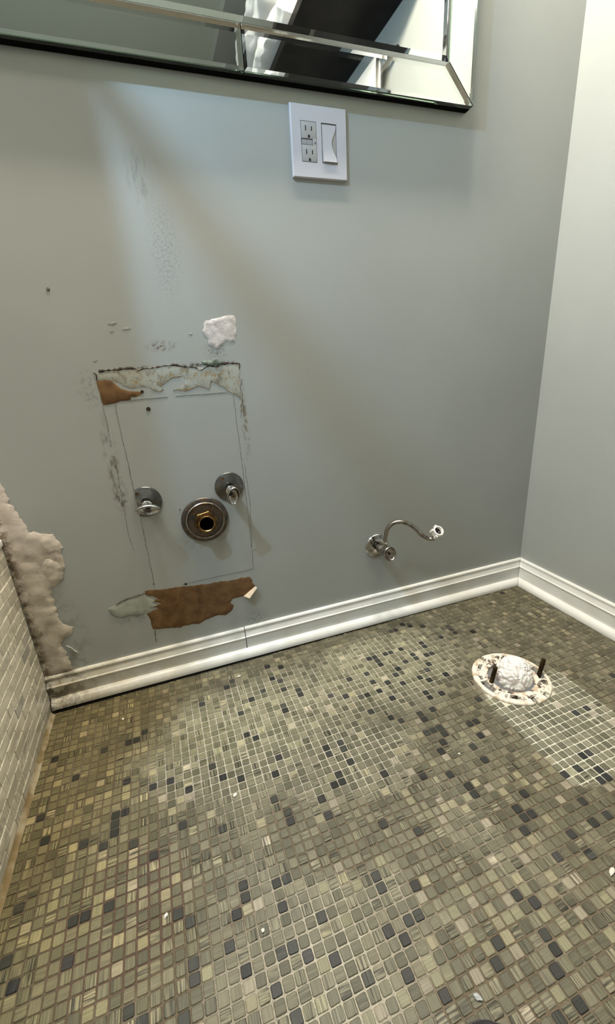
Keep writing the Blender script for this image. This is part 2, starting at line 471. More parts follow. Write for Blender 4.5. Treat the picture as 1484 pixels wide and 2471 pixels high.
special = {}
def mark(pts, s, ox, oy, kind):
    for u in pts:
        p = on_floor((ox + u[0] * s, oy + u[1] * s))
        special[(math.floor((p.x - X0) / P), math.floor((p.y - Y0) / P))] = kind
S1, S3, S7 = 500/1484, 484/1484, 300/1484
D, Lt = 'dark', 'light'
mark([(258,115),(258,200),(530,270),(497,95),(565,55),(215,315),(160,548),(535,600),(605,555),(915,625),(720,620),(280,725),(500,870),(815,320),(1240,110),(1300,415),(1445,345),(1410,475),(1440,735),(655,1060)], S1, 500, 2100, D)
mark([(1070,95),(840,680),(295,845),(835,115),(1405,895),(1240,1000),(990,345),(25,730)], S1, 500, 2100, Lt)
mark([(155,270),(60,645),(95,820),(490,645),(785,245),(625,310),(1370,365),(1395,790),(1320,1070),(1290,300),(925,1010),(1020,1080),(560,350)], S1, 0, 2100, D)
mark([(1270,55),(1350,95),(1195,160),(620,410),(435,490),(205,405),(345,535),(1030,520),(265,480),(850,690),(735,1000),(705,280),(410,235),(715,190),(800,150),(640,1040)], S1, 0, 2100, Lt)
mark([(15,90),(30,290),(880,215),(620,675),(1060,725),(955,440),(1065,560),(220,910),(1235,970),(1070,1060),(760,165)], S3, 1000, 2100, D)
mark([(620,110),(810,125),(370,130),(1005,145),(680,200),(425,220),(285,290),(545,275),(1215,290),(340,395),(955,305),(400,500),(540,560),(685,475),(125,510),(755,590),(1110,525),(240,740),(160,785),(80,840),(455,775),(1065,905),(1240,435),(1440,450),(45,190),(100,670),(610,375),(690,345),(1400,180),(1120,70)], S3, 1000, 2100, Lt)
mark([(755,305),(555,505),(300,800),(830,835),(860,770),(905,745),(1105,565),(1230,525),(1365,585),(900,535),(600,990),(985,235),(1045,210),(830,895),(745,1010),(970,970),(1315,880),(1455,10),(1100,1060),(320,965)], S1, 0, 1700, D)
mark([(655,670),(420,565),(740,540),(910,600),(1300,670),(1170,655),(735,1140),(960,1120),(605,195),(780,630),(1110,465),(540,1010)], S1, 0, 1700, Lt)
mark([(185,138),(145,185),(470,115),(410,205),(555,318),(325,272),(285,490),(350,515),(510,655),(490,775),(45,718),(120,800),(248,805),(480,960),(600,1115),(575,1055),(865,1075),(905,855),(960,830),(940,770),(845,585),(870,630),(1020,685),(1000,250),(1030,125),(1185,362),(1310,372),(1195,148),(1300,150),(1415,150),(1360,90),(1375,48),(1250,1135),(1260,775),(530,35),(435,30),(655,205),(678,235),(820,960)], S1, 500, 1600, D)
mark([(890,335),(980,400),(385,1140),(800,1120),(1455,515),(1350,615),(1405,920),(1445,970),(880,805),(1450,765),(1265,905)], S1, 500, 1600, Lt)
mark([(75,340),(90,278),(58,235),(150,200),(210,340),(238,388),(190,410),(155,355),(185,470),(250,645),(435,790),(415,440),(505,535),(390,730),(805,795),(735,895),(860,935),(795,960),(795,1060),(1370,1050),(1135,1075),(480,290),(430,310),(500,390),(1245,645),(1400,650),(1280,540),(1330,525),(1415,730),(1455,700),(1280,180),(1210,205),(1095,640),(25,1080),(95,70),(125,105),(50,660)], S3, 1000, 1650, D)
mark([(375,390),(120,570),(470,355),(440,710),(640,695),(540,750),(640,770),(380,820),(935,710),(370,900),(270,870),(520,1000),(95,945),(200,985),(785,700),(550,380),(440,190),(1155,775),(1055,830),(905,1190),(740,1185),(895,660),(1040,660),(935,555),(960,975)], S3, 1000, 1650, Lt)
mark([(585,325),(730,400),(770,440),(645,485),(560,570),(535,645),(260,740),(620,745),(440,740),(185,630),(215,450),(280,430),(310,475),(350,520),(405,390),(465,370),(900,400),(960,380),(920,510),(1135,635),(930,695),(825,670),(900,860),(945,910),(1090,860),(350,840),(500,930),(870,290),(820,250),(690,45),(845,45),(515,100),(465,115),(600,25),(1185,90),(1235,130),(1070,180),(1450,115)], S7, 850, 1500, D)

FC = Vector((-0.371, -0.351))          # drain centre in the floor
def tile_color(rng, kind):
    r = rng.random()
    if kind == D or (kind is None and r < .012):
        b = rng.choice([(.058, .062, .056), (.070, .070, .068), (.045, .047, .043), (.075, .078, .066)]); k = rng.uniform(.7, 1.25)
    elif kind == Lt or (kind is None and r < .06):
        b = rng.choice([(.46, .43, .29), (.50, .46, .36), (.40, .39, .26)]); k = rng.uniform(.82, 1.12)
    elif r < .30: b = (.175, .172, .118); k = rng.uniform(.8, 1.15)
    elif r < .75: b = (.235, .228, .160); k = rng.uniform(.85, 1.15)
    else: b = (.30, .285, .205); k = rng.uniform(.85, 1.15)
    return [v * k for v in b]
cells = []
i0, i1 = math.floor((WX + .004) / P), math.floor(-.012 / P)
for j in range(-68, 0):
    for i in range(i0, i1 + 1):
        cx, cy = X0 + (i + .5) * P, Y0 + (j + .5) * P
        if cx < WX + .010 or cx > -.006 or cy > -.006: continue
        if (Vector((cx, cy)) - FC).length < .0855: continue
        u = project((cx, cy, 0))
        vis = u[2] > .05 and -60 < u[0] < 1544 and u[1] < 2560
        if not vis and cy < -.95: continue
        inf = vis and 6 < u[0] < 1478 and u[1] < 2462
        cells.append((i, j, cx, cy, u[2] if inf else 99.0))
cells.sort(key=lambda c: c[4])
def tile_verts(cx, cy, rng, hs=None, ch=None):
    h = hs or .00695 + rng.uniform(-.00045, .00025); c = ch or rng.uniform(.0007, .0018); b = .0007
    a = rng.gauss(0, .018); ca, sa = math.cos(a), math.sin(a); tx, ty = rng.gauss(0, .014), rng.gauss(0, .014); zz = rng.gauss(0, .00012)
    def ringv(r, cc, z, tilt):
        pts = [(r-cc, r), (r, r-cc), (r, -r+cc), (r-cc, -r), (-r+cc, -r), (-r, -r+cc), (-r, r-cc), (-r+cc, r)]
        return [(cx + x*ca - y*sa, cy + x*sa + y*ca, z + (tx*x + ty*y if tilt else 0)) for x, y in pts]
    return ringv(h, c, -.004, False) + ringv(h, c, -.0006 + zz, True) + ringv(h - b, c * .75, zz, True)
TF = [[k, (k+1) % 8, 8 + (k+1) % 8, 8 + k][::-1] for k in range(8)] + [[8+k, 8 + (k+1) % 8, 16 + (k+1) % 8, 16 + k][::-1] for k in range(8)] + [list(range(16, 24))[::-1]]
def set_attrs(me, cols, veins):
    a = me.color_attributes.new('tile_color', 'FLOAT_COLOR', 'POINT'); a.data.foreach_set('color', [q for c in cols for q in (*c, 1.0)])
    a = me.color_attributes.new('tile_vein', 'FLOAT_COLOR', 'POINT'); a.data.foreach_set('color', [q for c in veins for q in (*c, 0.0, 1.0)])
me = bpy.data.meshes.new('floor')
gv, gf, gc = [], [], []
st = P / 2
nx, ny = int((-WX + .0) / st) + 2, int(2.7 / st / 1) + 1
ys = [0.0 - st * k for k in range(int(1.1 / st))] + [-1.12, -1.5, -2.0, -2.6]
xs = [WX - .01 + (-WX + .01) * k / nx for k in range(nx + 1)]
def keep(x, y): return (Vector((x, y)) - FC).length > .079
for y in ys:
    for x in xs:
        d = Vector((x, y)) - FC
        if d.length < .082 and d.length > 1e-6: q = FC + d.normalized() * max(d.length, .055)
        else: q = Vector((x, y))
        gv.append((x, y, -.0013 + .0004 * noise.noise(Vector((x*60, y*60, 2)))))
        gc.append(floor_tint(x, y)[1] if y > -1.1 else (.15, .12, .08))
W_ = nx + 1
for a in range(len(ys) - 1):
    for b in range(nx):
        mx, my = (xs[b] + xs[b+1]) / 2, (ys[a] + ys[a+1]) / 2
        if (Vector((mx, my)) - FC).length < .0795: continue
        gf.append([a*W_ + b, (a+1)*W_ + b, (a+1)*W_ + b + 1, a*W_ + b + 1])
me.from_pydata(gv, [], gf); set_attrs(me, gc, [(0, 0)] * len(gv))
floor = tag(link('floor', me, M_grout), 'grouted floor of small green grey marble mosaic squares', 'floor', kind='structure')
NIND = 300
fv, ff, fc, fvn = [], [], [], []
for n, (i, j, cx, cy, dd) in enumerate(cells):
    rng = random.Random(i * 7919 + j * 104729 + 5)
    kind = special.get((i, j))
    if kind is None and rng.random() < .05: kind = None
    m, g = floor_tint(cx, cy)
    base = tile_color(rng, kind)
    col = [max(.004, min(.8, a * b)) for a, b in zip(base, m)]; col = [c * q for c, q in zip(col, (.53, .51, .50) if kind != D else (.40, .40, .40))]
    vein = (1.0 if rng.random() < .45 else 0.0, rng.choice([.25, .5, .5, 1.0, 1.7]) if kind != Lt else .35)
    if n < NIND:
        tme = bpy.data.meshes.new('tile'); tme.from_pydata([(x - cx, y - cy, z) for x, y, z in tile_verts(cx, cy, rng)], [], TF)
        set_attrs(tme, [col] * 24, [vein] * 24)
        o = link('tile', tme, M_tile, floor); o.location = (cx, cy, 0)
    else:
        k = len(fv); fv += tile_verts(cx, cy, rng); ff += [[k + q for q in f] for f in TF]; fc += [col] * 24; fvn += [vein] * 24
me = bpy.data.meshes.new('tile_field'); me.from_pydata(fv, [], ff); set_attrs(me, fc, fvn)
o = link('tile_field', me, M_tile, floor); o['kind'] = 'stuff'

# ------------------------------------------------------------------ tiled bath side
bm = bmesh.new(); box(bm, WX - .09, WX - .0014, -1.6, 0.0, -.02, .416)
bath = tag(obj('wall_bath_side', bm, M_wgrout), 'low bath side wall of white marble brick tiles at left edge', 'wall', kind='structure')
RH, TL = .0248, .0508
cnt = 0; sv, sf, sc, svn = [], [], [], []
def brick_tile(y0, y1, z0, z1, rng):
    b = .0010; t = .0; xo = rng.uniform(-.0004, .0004)
    a = [(y0, z0), (y1, z0), (y1, z1), (y0, z1)]; c = [(y0 + b, z0 + b), (y1 - b, z0 + b), (y1 - b, z1 - b), (y0 + b, z1 - b)]
    return [(WX - .006, y, z) for y, z in a] + [(WX - .0008 + xo, y, z) for y, z in a] + [(WX + xo, y, z) for y, z in c]
BF = [[k, (k+1) % 4, 4 + (k+1) % 4, 4 + k] for k in range(4)] + [[4+k, 4 + (k+1) % 4, 8 + (k+1) % 4, 8 + k] for k in range(4)] + [[8, 9, 10, 11]]
for r in range(16):
    z0 = .004 + r * RH; z1 = z0 + RH - .0028
    off = (r % 2) * TL / 2
    for k in range(34):
        ya = -.003 - k * TL + off; yb = ya - TL + .0028
        ya = min(ya, -.0025)
        if yb > -.006: continue
        rng = random.Random(r * 131 + k * 977)
        q = rng.random()
        base = (.57, .525, .43) if q < .6 else ((.50, .46, .37) if q < .85 else ((.63, .59, .49) if q < .94 else (.35, .33, .285)))
        kk = rng.uniform(.92, 1.08); dirt = 1 - .35 * sstep(.10, 0, z0) * rng.uniform(.4, 1) - .2 * sstep(-.06, 0, ya)
        col = [v * kk * dirt for v in base]; col[2] *= .97
        vs_ = brick_tile(yb, ya, z0, z1, rng); vein = (rng.random(), rng.choice([.5, 1, 1.6]))
        if yb > -.60 and cnt < 298:
            cnt += 1; cyy, czz = (ya + yb) / 2, (z0 + z1) / 2
            tme = bpy.data.meshes.new('tile'); tme.from_pydata([(x - WX, y - cyy, z - czz) for x, y, z in vs_], [], BF); set_attrs(tme, [col] * 12, [vein] * 12)
            o = link('tile', tme, M_wtile, bath); o.location = (WX, cyy, czz)
        else:
            n0 = len(sv); sv += vs_; sf += [[n0 + q for q in f] for f in BF]; sc += [col] * 12; svn += [vein] * 12
me = bpy.data.meshes.new('tile_field'); me.from_pydata(sv, [], sf); set_attrs(me, sc, svn)
o = link('tile_field', me, M_wtile, bath); o['kind'] = 'stuff'
bm = bmesh.new(); box(bm, WX - .10, WX + .004, -1.6, -.001, .4165, .434, .004, 3)
obj('cap_tile', bm, M_tub, bath, 30)
bm = bmesh.new(); R_ = []
for k in range(61):
    y = -.03 - k * .018; q = .0075 + .0022 * noise.noise(Vector((y * 40, 1, 2)))
    R_.append([bm.verts.new((WX + dx * q, y, .0004 + dz * q)) for dx, dz in ((0, 0), (0, 1.25), (.3, .62), (.65, .25), (1.1, 0))])
for A, B in zip(R_, R_[1:]):
    for k in range(4): bm.faces.new((A[k], A[k+1], B[k+1], B[k]))
obj('caulk_bead', bm, simple_noise_mat('stained_caulk', (.30, .25, .16), (.16, .11, .045), 22, .7, bump=.3, bscale=200), bath, True)

# ------------------------------------------------------------------ baseboards
def profile_run(bm, prof, a, b, out, mitre_a=0, mitre_b=0, za=0.0, zb=0.0):
    """extrude profile (d, z) from a to b; out = direction away from the wall"""
    a = Vector(a); b = Vector(b); out = Vector(out); t = (b - a).normalized(); R = []
    for base, mi, dz in ((a, mitre_a, za), (b, mitre_b, zb)):
        R.append([bm.verts.new(base + out * d + t * (mi * d) + Vector((0, 0, z + dz))) for d, z in prof])
    n = len(prof)
    for k in range(n): bm.faces.new((R[0][k], R[0][(k+1) % n], R[1][(k+1) % n], R[1][k]))
    bm.faces.new(R[0][::-1]); bm.faces.new(R[1])
HB = .0865
BP = [(0, .001), (.0125, .001), (.0125, .0585), (.0140, .0592), (.0146, .0606), (.0140, .0622), (.0118, .0632), (.0108, .0660), (.0095, .0710), (.0082, .0755), (.0084, .0790), (.0092, .0815), (.0088, .0840), (.0070, .0860), (.0045, HB), (0, HB)]
SR = .0165
SP = [(0, .0), (SR, .0)] + [(SR * math.cos(a * PI / 16), .0035 + SR * 1.08 * math.sin(a * PI / 16)) for a in range(0, 9)]
SP = [(.0125 + d, z) for d, z in SP]
JX = -.9340
def baseboard(name, segs, shoe, mats, label):
    e = None
    for k, (a, b, out, ma, mb) in enumerate(segs):
        bm = bmesh.new(); profile_run(bm, BP, a, b, out, ma, mb)
        if e is None: e = tag(obj(name, bm, mats, None, 35), label, 'baseboard', kind='structure')
        else: obj('board', bm, mats, e, 35)
    for (a, b, out, ma, mb, za, zb) in shoe:
        bm = bmesh.new(); profile_run(bm, SP, a, b, out, ma, mb, za, zb); obj('shoe_molding', bm, mats, e, 35)
    return e
bb = baseboard('baseboard_back', [((WX + .001, 0, 0), (JX - .0012, 0, 0), (0, -1, 0), 0, 0), ((JX + .0008, 0, .0006), (-.0006, 0, .0006), (0, -1, 0), 0, -1)],
          [((WX + .004, 0, .0), (-.0006, 0, .0), (0, -1, 0), 0, -1, .0100, .0008)], M_trimd,
          'white baseboard with stained left end along the back wall')
br = baseboard('baseboard_right', [((0, -2.6, .0006), (0, -.0006, .0006), (-1, 0, 0), 0, -1)],
          [((0, -2.6, 0), (0, -.0006, 0), (-1, 0, 0), 0, -1, .0008, .0008)], M_trim,
          'clean white baseboard running along the right wall')
# the right run's mitre goes the other way round the corner: its out vector is -x and it ends at the back wall
bm = bmesh.new(); box(bm, WX + .006, -.80, -.0280, -.0126, .0, .0030); obj('shade_strip', bm, M_dark, bb)  # black strip put in as the shade under the lifted molding

# ------------------------------------------------------------------ damage on the back wall
S = 460/1484
def cw(px): return wallpts(px, S, 200, 740)
bm = bmesh.new(); patch(bm, cw([(90,512),(300,492),(430,482),(660,458),(870,474),(1110,455),(1230,440),(1225,520),(1220,600),(1225,690),(1180,680),(1120,655),(1090,620),(1040,600),(1000,580),(985,640),(930,615),(850,630),(800,660),(760,640),(710,650),(790,600),(800,560),(770,540),(700,550),(650,575),(600,615),(625,645),(600,660),(550,650),(530,630),(450,630),(380,640),(320,620),(280,590),(230,580),(110,575)]), .0005, 0, .006, .003, .0004, 90, .0008)
obj('peeled_paint_patch', bm, M_peel, wall_back, True)['label'] = 'dirty pale strip of peeled paint under the dark crack'
bm = bmesh.new(); patch(bm, cw([(105,580),(165,570),(212,572),(260,610),(300,640),(360,658),(450,662),(470,662),(455,680),(420,700),(372,705),(375,725),(300,735),(250,752),(160,768),(140,710),(120,640)]), .0009, 0, .005, .002, .0004, 90, .0006)
obj('torn_paper_patch', bm, M_paper, wall_back, True)['label'] = 'small brown wedge of torn drywall paper'
bm = bmesh.new(); patch(bm, cw([(945,125),(960,105),(1020,95),(1060,85),(1110,70),(1150,68),(1180,80),(1195,130),(1192,200),(1188,240),(1190,270),(1150,272),(1110,262),(1105,290),(1070,305),(1058,325),(1030,325),(1000,310),(975,290),(970,250),(945,225),(930,190),(938,160)]), .0010, 0, .004, .002, .0010, 150, .0026, .0018)
obj('spackle_patch', bm, M_spackle, wall_back, True)['label'] = 'pinkish white dab of spackle'
bm = bmesh.new(); patch(bm, cw([(925,430),(960,418),(1000,420),(1040,402),(1070,425),(1105,430),(1085,450),(1010,462),(940,452)]), .0022, 0, .004, .002, .001, 160, .0012)
obj('green_paint_flake', bm, M_green, wall_back, True)
for pts in ([(120,500),(300,486),(420,478)], [(420,500),(450,485),(520,480)], [(520,478),(600,468),(680,455),(760,462),(830,470)], [(830,462),(880,480),(910,490),(960,470),(1060,465)], [(1080,440),(1130,438),(1205,445)], [(1205,440),(1222,450),(1220,495)], [(82,512),(98,530),(103,575)]):
    bm = bmesh.new(); ribbon(bm, cw(pts), .0040, -.0012, 1.2, .002, .003); obj('crack', bm, M_crack, wall_back)
for pts in ([(700,650),(740,640),(800,662),(850,632),(900,618),(960,630),(985,642),(992,590),(1005,578),(1050,600),(1095,625),(1125,655),(1180,678),(1215,700),(1240,730),(1228,780),(1232,830)], [(600,618),(650,578),(700,552),(765,538)], [(530,632),(560,655),(600,658),(628,642)]):
    bm = bmesh.new(); ribbon(bm, cw(pts), .0014, -.0009, .8, .002, .002); obj('water_line', bm, M_brownline, wall_back)
for pts in ([(1240,560),(1225,620),(1240,690),(1248,800),(1255,860)],):
    bm = bmesh.new(); ribbon(bm, cw(pts), .0010, -.0007, .8, .002, .002); obj('score_line', bm, M_score, wall_back)
for pts, wd in (([(277,975),(300,1080),(325,1190),(345,1280),(373,1412)], .0009), ([(283,969),(345,963),(405,958)], .0007), ([(423,956),(548,947)], .0009), ([(563,952),(585,1130),(600,1250),(612,1370)], .0008), ([(612,1372),(540,1388),(440,1410)], .0006),
                ([(243,960),(258,1020),(268,1080)], .0009), ([(275,1100),(300,1230),(312,1300),(325,1330)], .0007), ([(305,1100),(315,1150)], .0007), ([(590,1120),(603,1210),(608,1320)], .0008), ([(373,1415),(377,1548)], .0006), ([(374,1520),(378,1550)], .002)):
    bm = bmesh.new(); ribbon(bm, wallpts(pts), wd, -.0006, .7, .003, .0015); obj('score_line', bm, M_score, wall_back)
T = 440/1484
def tw(px): return wallpts(px, T, 220, 1100)
bm = bmesh.new(); patch(bm, tw([(437,1098),(520,1092),(600,1085),(690,1070),(780,1062),(860,1052),(960,1040),(1060,1020),(1160,1010),(1230,990),(1290,985),(1312,1010),(1310,1035),(1335,1055),(1310,1085),(1270,1130),(1240,1142),(1200,1150),(1150,1165),(1130,1195),(1160,1212),(1155,1245),(1130,1270),(1090,1297),(1030,1295),(970,1318),(920,1340),(880,1368),(830,1368),(770,1380),(720,1398),(660,1398),(590,1405),(505,1412),(490,1370),(480,1330),(455,1285),(500,1262),(560,1235),(470,1228),(570,1200),(480,1182),(560,1160),(440,1130)]), .0009, 0, .006, .002, .0005, 60, .0018, .0022)
obj('torn_paper_patch', bm, M_paper, wall_back, True)['label'] = 'large brown torn area of bare drywall paper above the baseboard'
bm = bmesh.new(); patch(bm, tw([(135,1245),(170,1230),(290,1165),(435,1120),(450,1150),(520,1180),(490,1200),(540,1215),(480,1240),(500,1260),(420,1285),(300,1300),(225,1312),(170,1285)]), .0016, 0, .006, .006, .0006, 40, .0006)
obj('paint_flap', bm, M_flap, wall_back, True)['label'] = 'pale lifted flap of paint beside the brown torn area'
bm = bmesh.new(); ribbon(bm, tw([(200,1212),(290,1165),(360,1142),(435,1118)]), .0022, -.002, .6, .003, .002); obj('crack', bm, M_crack, wall_back)
bm = bmesh.new(); ribbon(bm, tw([(150,1270),(200,1310),(300,1303),(420,1285)]), .0010, -.0016, .6, .003, .002); obj('score_line', bm, M_score, wall_back)
# curled corner of paper standing off the wall
bm = bmesh.new()
q = [on_back((220 + a*T, 1100 + b*T)) for a, b in ((1240,1142),(1275,1146),(1300,1110),(1336,1060),(1315,1075),(1275,1110))]
V0 = [bm.verts.new((p.x, -.001, p.z)) for p in q]; V1 = [bm.verts.new((p.x + .002, -.001 - (.012 if k in (1, 2, 3) else .003), p.z + .001)) for k, p in enumerate(q)]
for k in range(6): bm.faces.new((V0[k], V0[(k+1) % 6], V1[(k+1) % 6], V1[k]))
bm.faces.new(V1); obj('paper_curl', bm, M_curl, wall_back)['label'] = 'cream curl of lifted paper at the right end of the torn area'
for u, r in (((343, 945), .0026), ((358, 987), .0036), ((448, 1409), .0024), ((371, 1409), .0014), ((450, 1421), .0016), ((434, 1229), .0010), ((116, 698), .0022)):
    p = on_back(u); bm = bmesh.new(); lathe(bm, p, (0, -1, 0), [(r*1.25, -.0002), (r*1.2, .0009), (r*.95, .0012), (r*.85, .0006), (0, .0006)], 14); obj('screw_hole', bm, M_crack, wall_back, True)
for u, wdt in (((271, 780), .017), ((305, 793), .016), ((270, 799), .008), ((460, 806), .008), ((230, 870), .008), ((614, 1325), .01), ((116, 698), .006), ((190, 1168), .004)):
    p = on_back(u); h = .003
    bm = bmesh.new(); patch(bm, [(p.x - wdt/2, p.z - .0005), (p.x, p.z - h*.6), (p.x + wdt/2, p.z + .0008), (p.x, p.z + h*.7)], .0014, 0, .003, .002, .0004, 200, .0006); obj('paint_chip', bm, M_flap, wall_back, True)
# rough plaster left along the bath corner
pl = [(WX, on_back((0, 1165)).z + .03), *wallpts([(0,1165),(10,1180),(25,1215),(45,1240),(62,1268),(68,1285),(85,1283),(100,1288),(125,1290),(150,1320),(145,1340),(157,1365),(150,1400),(135,1415),(122,1420),(130,1450),(140,1490),(152,1505),(178,1515),(175,1530),(155,1537),(148,1550),(165,1590),(172,1606)]), (on_back((172,1606)).x, .0868), (WX + .0005, .0868)]
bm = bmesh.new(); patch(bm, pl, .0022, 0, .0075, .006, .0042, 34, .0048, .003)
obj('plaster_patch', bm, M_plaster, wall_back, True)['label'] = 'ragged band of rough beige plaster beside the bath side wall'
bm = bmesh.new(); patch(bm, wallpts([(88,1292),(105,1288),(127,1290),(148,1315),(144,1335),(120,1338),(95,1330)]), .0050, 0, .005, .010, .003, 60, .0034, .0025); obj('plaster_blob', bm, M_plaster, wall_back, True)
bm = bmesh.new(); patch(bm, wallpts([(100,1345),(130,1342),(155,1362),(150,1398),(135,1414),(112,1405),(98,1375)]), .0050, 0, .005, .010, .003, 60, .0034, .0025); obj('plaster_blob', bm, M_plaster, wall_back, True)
bm = bmesh.new(); ribbon(bm, wallpts([(160,1558),(175,1565),(188,1574)]), .003, -.002, .5, .003, .001); obj('paint_chip', bm, M_flap, wall_back)

# ------------------------------------------------------------------ outlet and switch plate
t = thing('electrical_plate', 'white double wall plate with outlet and rocker switch below the mirror', 'outlet plate', (-.6644, 0, 1.1492))
x0, x1, z0, z1 = -.7240, -.6048, 1.0895, 1.2090
ox = [(-.7036, -.6706), (-.6600, -.6270)]; oz = (1.1160, 1.1825)
bm = bmesh.new(); fy = -.0066
gx = [x0 + .0016, ox[0][0], ox[0][1], ox[1][0], ox[1][1], x1 - .0016]; gz = [z0 + .0016, oz[0], oz[1], z1 - .0016]
G = [[bm.verts.new((x, fy, z)) for z in gz] for x in gx]
for a in range(5):
    for b in range(3):
        if b == 1 and a in (1, 3): continue
        bm.faces.new((G[a][b], G[a+1][b], G[a+1][b+1], G[a][b+1]))
for a in (1, 3):
    loop = [G[a][1], G[a+1][1], G[a+1][2], G[a][2]]; bk = [bm.verts.new((v.co.x, -.001, v.co.z)) for v in loop]
    for k in range(4): bm.faces.new((loop[k], loop[(k+1) % 4], bk[(k+1) % 4], bk[k]))
outer = [(x, gz[0]) for x in gx] + [(gx[-1], z) for z in gz[1:]] + [(x, gz[-1]) for x in gx[::-1][1:]] + [(gx[0], z) for z in gz[::-1][1:-1]]
lay = [[next(v for col in G for v in col if abs(v.co.x - x) < 1e-7 and abs(v.co.z - z) < 1e-7) for x, z in outer]]
mxx, mzz = (x0 + x1) / 2, (z0 + z1) / 2
for ex, yy in ((.0008, fy + .0005), (.0016, fy + .0018), (.0016, 0)):
    lay.append([bm.verts.new((x + ex * (1 if x > gx[-1] - 1e-6 else (-1 if x < gx[0] + 1e-6 else 0)), yy, z + ex * (1 if z > gz[-1] - 1e-6 else (-1 if z < gz[0] + 1e-6 else 0)))) for x, z in outer])
for A, B in zip(lay, lay[1:]):
    n = len(A)
    for k in range(n): bm.faces.new((A[k], A[(k+1) % n], B[(k+1) % n], B[k]))
rel(obj('cover_plate', bm, M_plate, None, 30), t)
bm = bmesh.new(); box(bm, ox[0][0] - .002, ox[1][1] + .002, -.0015, -.0005, oz[0] - .002, oz[1] + .002); rel(obj('back_box', bm, M_slot), t)
# receptacle: two faces, button bay between
a, b = ox[0][0] + .0009, ox[0][1] - .0007; zc = (oz[0] + oz[1]) / 2
r_ = None
bm = bmesh.new()
box(bm, a, b, -.0070, -.0012, zc + .0052, oz[1] - .0008, .0006); box(bm, a, b, -.0070, -.0012, oz[0] + .0008, zc - .0052, .0006); box(bm, b - .0075, b, -.0070, -.0012, zc - .0062, zc + .0062, .0006)
rc = rel(obj('receptacle', bm, M_recept, None, 30), t)
for k in range(2):
    bm = bmesh.new(); bx = a + .0008 + k * .0114; box(bm, bx, bx + .0110, -.0056, -.0012, zc - .0042, zc + .0042, .0005); sub(obj('test_button', bm, M_recept2, None, 30), rc)
for s in (1, -1):
    zz = zc + (.0215 if s > 0 else -.0165)
    for dx, hh in ((-.0064, .0042), (.0060, .0036)):
        bm = bmesh.new(); box(bm, (a+b)/2 + dx - .0010, (a+b)/2 + dx + .0010, -.00715, -.0060, zz - hh, zz + hh); sub(obj('slot', bm, M_slot), rc)
    bm = bmesh.new(); zg = zz - .0125
    pts = [((a+b)/2 + .0024*math.cos(q), zg + .0026*math.sin(q)) for q in [PI*k/8 for k in range(9)]] + [((a+b)/2 - .0024, zg - .0026), ((a+b)/2 + .0024, zg - .0026)]
    A = [bm.verts.new((x, -.00715, z)) for x, z in pts]; bm.faces.new(A); ex = bmesh.ops.extrude_face_region(bm, geom=bm.faces[:]); [setattr(v.co, 'y', -.006) for v in ex['geom'] if isinstance(v, bmesh.types.BMVert)]
    sub(obj('ground_hole', bm, M_slot), rc)
bm = bmesh.new(); lathe(bm, (b - .0030, -.0069, zc - .001), (0, -1, 0), [(.0013, 0), (.0013, .0003), (0, .0004)], 12); sub(obj('indicator', bm, M_slot), rc)
# rocker switch: S-shaped paddle over a flat frame
a, b = ox[1][0] + .0010, ox[1][1] - .0006
bm = bmesh.new(); box(bm, a, b, -.0050, -.0012, oz[0] + .0008, oz[1] - .0008, .0005); sw = rel(obj('switch_frame', bm, M_recept, None, 30), t)
bm = bmesh.new(); n = 24; A, B = [], []
for k in range(n + 1):
    s = k / n; z = oz[1] - .0028 - s * (oz[1] - oz[0] - .0052)
    sag = math.sin(PI * min(1, max(0, (s - .04) / .92))) ** 1.6
    xr = (b - .0012) - .0100 * sag
    yy = -.0066 - .0034 * s ** 1.5
    A.append((bm.verts.new((a + .0012, yy, z)), bm.verts.new((xr, yy, z)))); B.append((bm.verts.new((a + .0010, -.0045, z)), bm.verts.new((xr, -.0045, z))))
for k in range(n):
    bm.faces.new((A[k][0], A[k][1], A[k+1][1], A[k+1][0])); bm.faces.new((A[k][1], B[k][1], B[k+1][1], A[k+1][1])); bm.faces.new((A[k][0], A[k+1][0], B[k+1][0], B[k][0]))
bm.faces.new((A[0][0], B[0][0], B[0][1], A[0][1])); bm.faces.new((A[n][0], A[n][1], B[n][1], B[n][0]))
sub(obj('rocker', bm, M_plate, None, 30), sw)

